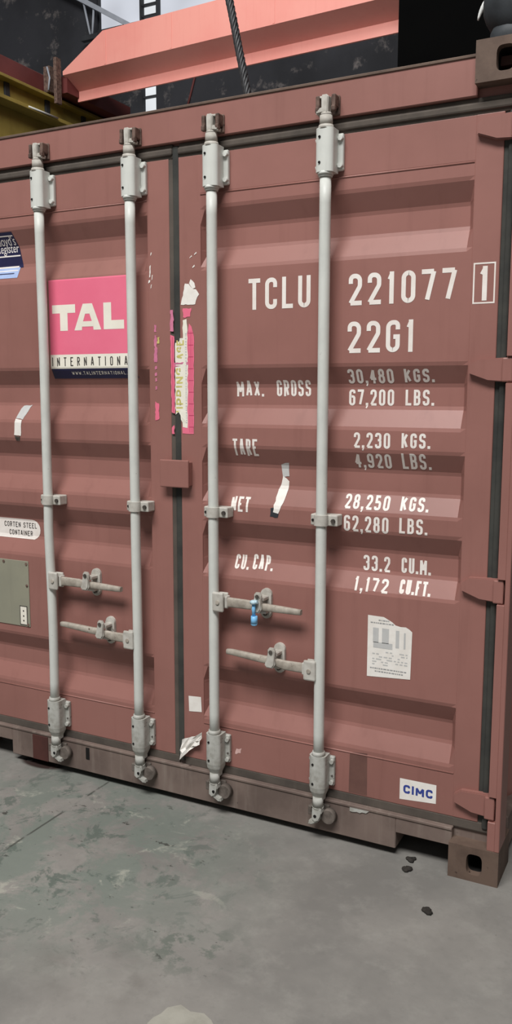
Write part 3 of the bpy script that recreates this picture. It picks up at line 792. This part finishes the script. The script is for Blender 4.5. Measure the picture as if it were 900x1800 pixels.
for x, z, w, h_ in ((-.112, 2.072, .004, .012), (-.118, 1.995, .005, .045), (-.123, 1.975, .008, .012), (-.108, 1.985, .003, .02), (-.113, 1.955, .003, .016)):
    flake('paint_chip', M['paper'], ragged([(x, z), (x + w, z + .004), (x + w * .8 + .003, z + h_), (x + .002, z + h_ * .9)], .001, .006), DL, 'small white chip in the brown paint')
RES = 'pink flake of a torn sticker'
flake('sticker_residue', M['lilac'], ragged([(-.100, 1.800), (-.090, 1.800), (-.090, 1.824), (-.099, 1.826)], .002, .006), DL, RES)
flake('sticker_residue', M['lilac'], ragged([(-.101, 1.690), (-.089, 1.690), (-.089, 1.788), (-.099, 1.788)], .003, .006), DL, RES)
for z in (1.664, 1.640, 1.62, 1.59): flake('sticker_residue', M['lilac'], ragged([(-.099, z), (-.090, z + .002), (-.090, z + .014), (-.098, z + .012)], .002, .005), DL, RES)
flake('sticker_residue', M['pink'], ragged([(-.100, 1.478), (-.083, 1.482), (-.083, 1.540), (-.099, 1.548)], .002, .007), DL, RES, 0, .0002)
flake('sticker_residue', M['yellowprint'], ragged([(-.088, 1.758), (-.078, 1.758), (-.077, 1.782), (-.086, 1.780)], .002, .005), DL, 'pale yellow flake of a torn sticker', 0, .0003)

# stickers and scraps on the right door
mk = MB().use(M['paper']); mk.flat([(.747, .623), (.899, .633), (.902, .796), (.892, .804), (.880, .810), (.862, .809), (.845, .812), (.832, .822), (.803, .836), (.747, .837)])
mk.use(M['paperline']); 
for x0, x1, z0, z1 in ((.766, .786, .745, .796), (.798, .822, .745, .797), (.846, .858, .735, .795), (.874, .880, .735, .790), (.768, .835, .727, .747)): rect(mk, x0, x1, z0, z1, .0004)
for r_ in range(6):
    x = .765
    while x < .885:
        w_ = random.uniform(.006, .02)
        if random.random() < .7: rect(mk, x, min(x + w_, .888), .668 + r_ * .009, .672 + r_ * .009, .0004)
        x += w_ + .005
mk.use(M['paperink'])
for z, xs_, xe in ((.821, .785, .822), (.811, .757, .838), (.653, .758, .885), (.643, .775, .875)):
    x = xs_
    while x < xe:
        w_ = random.uniform(.003, .011); rect(mk, x, min(x + w_, xe), z, z + .0042, .0004); x += w_ + .0022
lab(conform(mk).build('sticker', None, DR), 'white paper sticker with faint grey print, torn corner')
mk = MB().use(M['paper']); mk.flat([(.873, .207), (.999, .217), (.999, .283), (.873, .282)])
mk.use(M['blue']); text(mk, 'CIMC', .886, .987, .232, .262, .0072, .0005, gap=.26, rad=1.0)
lab(conform(mk).build('sticker', None, DR), 'small white sticker with four blue letters')
mk = MB().use(M['paper']); mk.flat([(.033, .433), (.088, .437), (.091, .378), (.035, .372)])
lab(conform(mk).build('sticker', None, DR), 'blank white square sticker')
flake('paper_scrap', M['paper'], ragged([(.016, 1.893), (.076, 1.892), (.080, 1.906), (.093, 1.926), (.080, 1.944), (.066, 1.946), (.050, 1.964), (.034, 1.966), (.026, 1.925)], .002, .01), DR, 'torn white paper scrap')
flake('paper_scrap', M['paper'], ragged([(.052, 1.966), (.066, 1.946), (.078, 1.950), (.074, 1.966), (.058, 1.980)], .001, .01), DR, 'small torn tip of the white paper scrap', 0, .0003)
for x, z in ((.074, 2.062), (.055, 2.052), (.066, 2.018)): flake('paint_chip', M['paper'], ragged([(x, z), (x + .010, z + .006), (x + .008, z + .011), (x, z + .004)], .001, .004), DR, 'small white chip in the brown paint')
mk = MB().use(M['pink'])
mk.flat(ragged([(.018, 1.432), (.066, 1.431), (.070, 1.78), (.060, 1.815), (.050, 1.826), (.045, 1.80), (.022, 1.70)], .0012, .02))
mk.flat(ragged([(.025, 1.848), (.055, 1.850), (.060, 1.880), (.024, 1.880)], .003, .008))
mk.use(M['magenta'])
for x in (.0475, .054, .0605): rect(mk, x, x + .0012, 1.436, 1.80, .0004)
for z in [1.455 + .042 * i for i in range(9)]: rect(mk, .046, .067, z, z + .0016, .0004)
mk.use(M['cream'])
mk.flat(ragged([(.020, 1.455), (.040, 1.452), (.043, 1.66), (.043, 1.815), (.040, 1.842), (.024, 1.838), (.024, 1.775), (.012, 1.775), (.010, 1.764), (-.008, 1.758), (-.009, 1.500), (.004, 1.510), (.012, 1.498)], .002, .012), .0006)
mk.use(M['lilac']); mk.flat(ragged([(-.012, 1.674), (.044, 1.680), (.044, 1.690), (-.012, 1.688)], .002, .006), .0009)
mk.use(M['yellowprint'])
rot = lambda q: (-q.y, q.x)      # letters read upwards
text(mk, 'SHIPPING', 1.440 + .02, 1.668, -.026, .006, .0058, .0010, gap=.3, xf=lambda q: (-q.y + 0.0, q.x))
text(mk, 'AGENCY', 1.700, 1.84, -.028, .002, .0058, .0010, gap=.3, xf=lambda q: (-q.y, q.x))
mk.use(M['paperline']); z = 1.47
while z < 1.79:
    d_ = random.uniform(.004, .012); rect(mk, .033, .039, z, z + d_ * .5, .0010); z += d_
bm = mk.bm   # the print is torn away above 1.79 and below 1.50
dead = [f for f in bm.faces if mk.mats[f.material_index] == M['yellowprint'] and not (1.505 < f.calc_center_median().z < 1.766)]
bmesh.ops.delete(bm, geom=dead, context='FACES')
conform(mk)
for v in bm.verts:
    if v.co.x < .014: v.co.y -= .0022
lab(mk.build('sticker', None, DR), 'torn pink and white shipping sticker with yellow letters')
RES = 'pink sticker remains on the rubber seam'
flake('sticker_residue', M['lilac'], ragged([(-.030, 1.802), (-.014, 1.800), (-.014, 1.850), (-.016, 1.876), (-.027, 1.876)], .002, .008), DR, RES, .0028)
mk = MB().use(M['pink']); mk.flat(ragged([(-.026, 1.508), (-.012, 1.504), (-.012, 1.782), (-.028, 1.788)], .0015, .012)); mk.use(M['magenta']); rect(mk, -.0205, -.0185, 1.51, 1.78, .0004)
conform(mk)
for v in mk.bm.verts: v.co.y -= .0028
lab(mk.build('sticker_residue', None, DR), RES)
flake('sticker_residue', M['pink'], ragged([(-.026, 1.43), (-.014, 1.43), (-.016, 1.462), (-.026, 1.452)], .002, .006), DR, RES, .0028)
mk = MB().use(M['paperline']); mk.flat(ragged([(.404, 1.330), (.436, 1.338), (.434, 1.29), (.409, 1.286)], .003, .012))
mk.use(M['paper']); mk.flat(ragged([(.410, 1.290), (.434, 1.272), (.424, 1.20), (.408, 1.160), (.388, 1.164), (.394, 1.23)], .002, .012), .0004)
mk.use(M['charcoal']); mk.flat(ragged([(.378, 1.178), (.410, 1.182), (.406, 1.146), (.376, 1.148)], .002, .01), .0002)
lab(conform(mk).build('tape_scrap', None, DR), 'white strip of torn tape beside the net weight')
mk = MB().use(M['patch']); mk.flat([(.688, .19), (.756, .19), (.754, .345), (.690, .338)])
lab(conform(mk, .0008).build('faded_patch', None, DR), 'faded dark rectangle low on the right door')
mk = MB().use(M['scrap_pink']); mk.flat(ragged([(.234, .240), (.258, .247), (.262, .267), (.240, .262)], .003, .008))
lab(conform(mk).build('paint_chip', None, DR), 'small pale pink chip low on the door')
# crumpled paper stuck at the foot of the seam
b = bmesh.new(); nx, nz = 7, 5
gr = []
for i in range(nx):
    s = i / (nx - 1); row = []
    cx, cz = .004 + .092 * s, .218 + .062 * s
    for j in range(nz):
        t = j / (nz - 1) - .5; ht = .085 - .050 * s + (.02 if i == nx - 1 else 0)
        row.append(b.verts.new((cx + t * .012 + random.uniform(-.003, .003), .030 + random.uniform(-.007, .007), cz + t * ht + random.uniform(-.003, .003))))
    gr.append(row)
for A, B in zip(gr, gr[1:]):
    for j in range(nz - 1): b.faces.new((A[j], B[j], B[j + 1], A[j + 1]))
mk = MB().use(M['paper']); mk._take(b)
cp_ = mk.build('crumpled_paper', None, DR); lab(cp_, 'crumpled white paper at the foot of the seam')
so = cp_.modifiers.new('thickness', 'SOLIDIFY'); so.thickness = .001

# locking bars -----------------------------------------------------------
def bolt(mb, x, z, y=.036, r=.0085): mb.cyl((x, y - .008, z), (x, y + .008, z), r, r, 6)
def bracket(parent, top, ln, mat):
    mb = MB()
    z0, z1 = (2.283, 2.402) if top else (.205, .318)
    mb.box(-.043, .047, .030, .046, z0 + .002, z1 - .004, .003)
    # half-round bearing housing over the bar
    N = 24; pr = [(-.030, .032)] + [(-.030 * math.cos(math.pi * i / N), -.006 - .019 * math.sin(math.pi * i / N)) for i in range(N + 1)] + [(.030, .032)]
    zz = [z0 - .008, z1 + .006] if top else [z0 + .004, z1 + .008]
    mb.prism_ax([(x, y, zz[0]) for x, y in pr], (0, 0, zz[1] - zz[0]))
    if not top:   # tapering skirt below the housing
        b = bmesh.new(); rings = []
        for z, k in ((z0 + .006, 1.0), (z0 - .012, .92), (z0 - .032, .66), (z0 - .046, .62)):
            rings.append([b.verts.new((x * k, .01 + (y - .01) * k, z)) for x, y in pr])
        n = len(pr)
        for A, B in zip(rings, rings[1:]):
            for i in range(n): b.faces.new((A[i], A[(i + 1) % n], B[(i + 1) % n], B[i]))
        mb._take(b)
    # collars
    if top:
        mb.cyl((0, 0, z0 - .016), (0, 0, z0 - .006), .0255); mb.cyl((0, 0, z0 - .022), (0, 0, z0 - .016), .0225)
    else:
        mb.cyl((0, 0, z1 + .006), (0, 0, z1 + .022), .0245, .0215)
    for sx in (-.037, .039):
        for zz_ in (z0 + .016, z1 - .020): bolt(mb, sx, zz_, .028)
    mb.use(M['bolt']) if False else None
    o = mb.build('bearing_bracket', mat, parent)
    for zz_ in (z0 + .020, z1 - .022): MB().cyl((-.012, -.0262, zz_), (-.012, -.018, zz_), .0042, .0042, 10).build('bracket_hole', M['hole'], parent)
    return o
def cam(parent, top, mat, flip):
    mb = MB(); f = -1 if flip else 1
    if top:
        mb.cyl((0, 0, 2.405), (0, 0, 2.418), .0265, .0235); mb.cyl((0, 0, 2.418), (0, 0, 2.447), .0215, .0205); mb.cyl((0, 0, 2.447), (0, 0, 2.456), .0205, .016)
        mb.prism([(-.011, 2.452), (.011, 2.452), (.012, 2.502), (.006, 2.508), (-.009, 2.508), (-.012, 2.500)], -.016, .012, .003)
        mb.prism([(x * f, z) for x, z in [(-.008, 2.456), (.030, 2.452), (.033, 2.460), (.018, 2.470), (-.008, 2.474)]][::f], -.014, .010, .003)
        mb.prism([(x * f, z) for x, z in [(.0, 2.498), (.028, 2.500), (.028, 2.507), (.0, 2.508)]][::f], -.006, .020, .002)
    else:
        mb.cyl((0, 0, .172), (0, 0, .135), .0185, .0195); mb.cyl((0, 0, .135), (0, 0, .128), .021, .018)
        mb.prism([(-.016, .130), (.018, .132), (.020, .118), (.012, .108), (.010, .088), (-.006, .080), (-.017, .090)], -.018, .010, .003)
        mb.prism([(x * f, z) for x, z in [(-.002, .092), (.030, .080), (.032, .068), (.020, .066), (-.004, .080)]][::f], -.014, .008, .003)
    o = mb.build('cam', mat, parent)
    if not top:
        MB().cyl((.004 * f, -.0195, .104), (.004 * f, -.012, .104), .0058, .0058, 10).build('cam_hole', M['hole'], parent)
def keeper(x, top, mat):
    mb = MB()
    if top:
        mb.box(x - .036, x + .036, .022, .031, 2.452, 2.512, .003)
        for sx in (-1, 1):
            a, c = sorted((x + sx * .020, x + sx * .034))
            mb.box(a, c, -.010, .024, 2.470, 2.508, .004, 2); mb.box(a, c, -.014, .004, 2.456, 2.474, .004, 2)
    else:
        mb.box(x - .034, x + .034, .022, .031, .072, .136, .003)
        mb.cyl((x + .036, .002, .100), (x + .036, .024, .100), .025, .028, 18)
        mb.box(x - .036, x - .022, -.008, .024, .100, .134, .004, 2)
    mb.build('cam_keeper', mat, SCN)
BARS = [(-.5885 + .0025, 'l1'), (-.1693 + .0025, 'l2'), (.1693 + .0025, 'r1'), (.5885 + .0025, 'r2')]
def guide(parent):
    mb = MB(); z = 1.155
    mb.box(-.040, .058, .030, .046, z - .018, z + .020, .004, 2)
    N = 14; pr = [(-.026, .032)] + [(-.0245 * math.cos(math.pi * i / N), -.004 - .020 * math.sin(math.pi * i / N)) for i in range(N + 1)] + [(.026, .032)]
    mb.prism_ax([(x, y, z - .017) for x, y in pr], (0, 0, .036))
    mb.box(-.040, -.020, .0, .034, z - .018, z + .020, .004, 2); mb.box(.020, .058, -.0, .034, z - .018, z + .020, .004, 2)
    o = mb.build('guide_bracket', M['forged'], parent)
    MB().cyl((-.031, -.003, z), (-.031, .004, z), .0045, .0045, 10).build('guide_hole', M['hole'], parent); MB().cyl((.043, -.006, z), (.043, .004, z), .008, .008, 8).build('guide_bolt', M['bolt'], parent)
HANDLES = {'l1': (1, .833, .350, -.394, .840), 'l2': (-1, .638, .368, -.329, .655), 'r1': (1, .833, .350, .360, .842), 'r2': (-1, .632, .362, .414, .646)}
def capsule(cx, z0, z1, hw, tilt=0.0):
    pts = []; n = 10
    for i in range(n + 1): t = math.pi * i / n; pts.append((cx + tilt + hw * math.cos(t), z1 - hw + hw * math.sin(t)))
    for i in range(n + 1): t = math.pi + math.pi * i / n; pts.append((cx + hw * math.cos(t), z0 + hw + hw * math.sin(t)))
    return pts
def handle(parent, x, key):
    s, z, reach, cx, cz = HANDLES[key]
    cx -= x     # bar space
    # hub: clevis clamped on the bar
    mb = MB()
    a, c = sorted((s * .006, s * .052)); mb.box(a, c, -.026, -.014, z - .036, z + .036, .006, 2); mb.box(a, c, .010, .020, z - .030, z + .030, .004, 2)
    a, c = sorted((s * .006, s * .030)); mb.box(a, c, -.020, .016, z - .028, z + .028, .004, 2)
    a, c = sorted((s * .050, s * .062)); mb.box(a, c, -.014, .014, z - .022, z + .022, .004, 2)
    mb.build('handle_hub', M['forged'], parent)
    MB().cyl((s * .030, -.030, z), (s * .030, -.022, z), .0075, .0065, 12).build('hub_rivet', M['handle'], parent)
    # handle: flat bar, waisted behind the catch, round grip at the end
    end = s * reach; dz = cz - z; droop = -.004 if s > 0 else .018
    b = bmesh.new(); rings = []
    mid = cx
    st = [(s * .045, z, .0165, .008), (s * .06, z, .0185, .008), (mid - s * .045, z + (dz * .0), .0175, .008), (mid - s * .012, z + droop * .3, .014, .009), (mid + s * .02, z + droop * .5, .014, .010), (mid + s * .065, z + droop * .6, .0125, .0115), (end - s * .02, z + droop, .0105, .0105), (end, z + droop, .0095, .0095)]
    for (xx, zz, hz_, hy_) in st:
        rings.append([b.verts.new((xx, -.004 + hy_ * math.copysign(abs(math.cos(t)) ** .6, math.cos(t)), zz + hz_ * math.copysign(abs(math.sin(t)) ** .6, math.sin(t)))) for t in [2 * math.pi * i / 12 for i in range(12)]])
    for A, B in zip(rings, rings[1:]):
        for i in range(12): fc = b.faces.new((A[i], A[(i + 1) % 12], B[(i + 1) % 12], B[i])); fc.smooth = True
    b.faces.new(rings[0]); b.faces.new(rings[-1][::-1])
    mb = MB(); mb._take(b); mb.build('handle', M['handle'], parent)
    # catch: oval back plate with a pivoting retainer over the handle
    zc = z + droop * .35
    mb = MB(); mb.prism(capsule(cx + .006, zc - .052, zc + .058, .0215), .033, .046, .003); mb.box(cx - .014, cx + .022, .004, .040, zc - .028, zc - .016, .003); mb.box(cx - .010, cx + .018, -.010, .040, zc + .020, zc + .034, .003)
    mb.build('handle_catch', M['forged'], parent)
    mb = MB(); mb.prism([(cx - .012, zc + .046), (cx - .006, zc + .054), (cx + .010, zc + .054), (cx + .016, zc + .044), (cx + .014, zc + .018), (cx + .016, zc - .006), (cx + .006, zc - .020), (cx - .016, zc - .020), (cx - .024, zc - .010), (cx - .020, zc + .002), (cx - .010, zc + .010)], -.026, -.015, .004)
    mb.build('catch_retainer', M['forged'], parent)
    MB().cyl((cx + .002, -.030, zc + .040), (cx + .002, -.020, zc + .040), .0072, .0065, 12).build('catch_pin', M['bolt'], parent); MB().cyl((cx + .006, .026, zc - .034), (cx + .006, .036, zc - .034), .0075, .0075, 8).build('catch_bolt', M['bolt'], parent)
for x, key in BARS:
    bar = thing_ = bpy.data.objects.new('locking_bar', None); COL.objects.link(bar); bar.location = (x, 0, 0); bar.parent = SCN
    wob = {'l1': .004, 'l2': .001, 'r1': 0, 'r2': 0}[key]
    zs_ = [.318 + (2.262 - .318) * i / 24 for i in range(25)]
    MB().tube([(wob * math.sin((z - .318) * 5.5) * (1 if z < 1.1 else .3), 0, z) for z in zs_], .0187, 20).build('tube', M['rod'], bar)
    low = M['dirty_forged']
    bracket(bar, True, 0, M['rod']); bracket(bar, False, 0, low)
    cam(bar, True, M['forged'], key == 'r2'); cam(bar, False, low, key == 'r2')
    guide(bar); handle(bar, x, key)
    keeper(x, True, M['keeper']); keeper(x, False, M['keeper_low'])

# ------------------------------------------------------------------ bolt seal on the handle catch
bs = thing('bolt_seal', 'light blue plastic bolt seal hanging from the catch of a locking handle', 'seal', (.352, -.033, .815))
MB().cyl((0, 0, .032), (0, 0, .044), .013, .010, 14).cyl((-.012, .0, .036), (.016, -.002, .040), .006, .006, 10).build('cap', M['seal_pale'], bs)
MB().cyl((0, 0, -.012), (0, 0, .032), .0065, .0065, 12).build('pin', M['seal_blue'], bs)
MB().cyl((.002, 0, -.040), (.002, 0, -.012), .0125, .0115, 16).cyl((.002, 0, -.046), (.002, 0, -.040), .009, .0125, 16).build('lock_body', M['seal_blue'], bs)

# ------------------------------------------------------------------ small things on the floor
def clump(x, y, r, n, label):
    mb = MB()
    for i in range(n):
        a = random.uniform(0, 6.28); q = random.uniform(0, r * .8)
        mb.sphere((q * math.cos(a), q * math.sin(a), r * .22), r * random.uniform(.35, .6), (1.1, 1, .5), .18, 2)
    o = mb.build('soil_clump', M['soil']); o.location = (x, y, 0)
    return tag(o, label, 'soil clump')
clump(.926, .028, .020, 4, 'dark soil clump on the floor touching the shadow of the fork pocket')
clump(.934, -.025, .022, 5, 'dark soil clump on the floor just in front of the clump at the fork pocket')
clump(1.049, -.228, .020, 5, 'dark soil clump alone on bare concrete well away from the container')
mb = MB(); n = 14
pts = [(.56, -1.02), (.575, -.95), (.60, -.925), (.635, -.935), (.67, -.925), (.72, -.955), (.75, -1.0), (.73, -1.08), (.62, -1.09)]
mb.prism_ax([(x, y, 0.0) for x, y in ragged([(a, c) for a, c in pts], .004, .02)], (0, 0, .006))
tag(mb.build('concrete_flake', M['scrap']), 'pale grey flat concrete flake on the floor at the bottom of the photo', 'concrete flake')
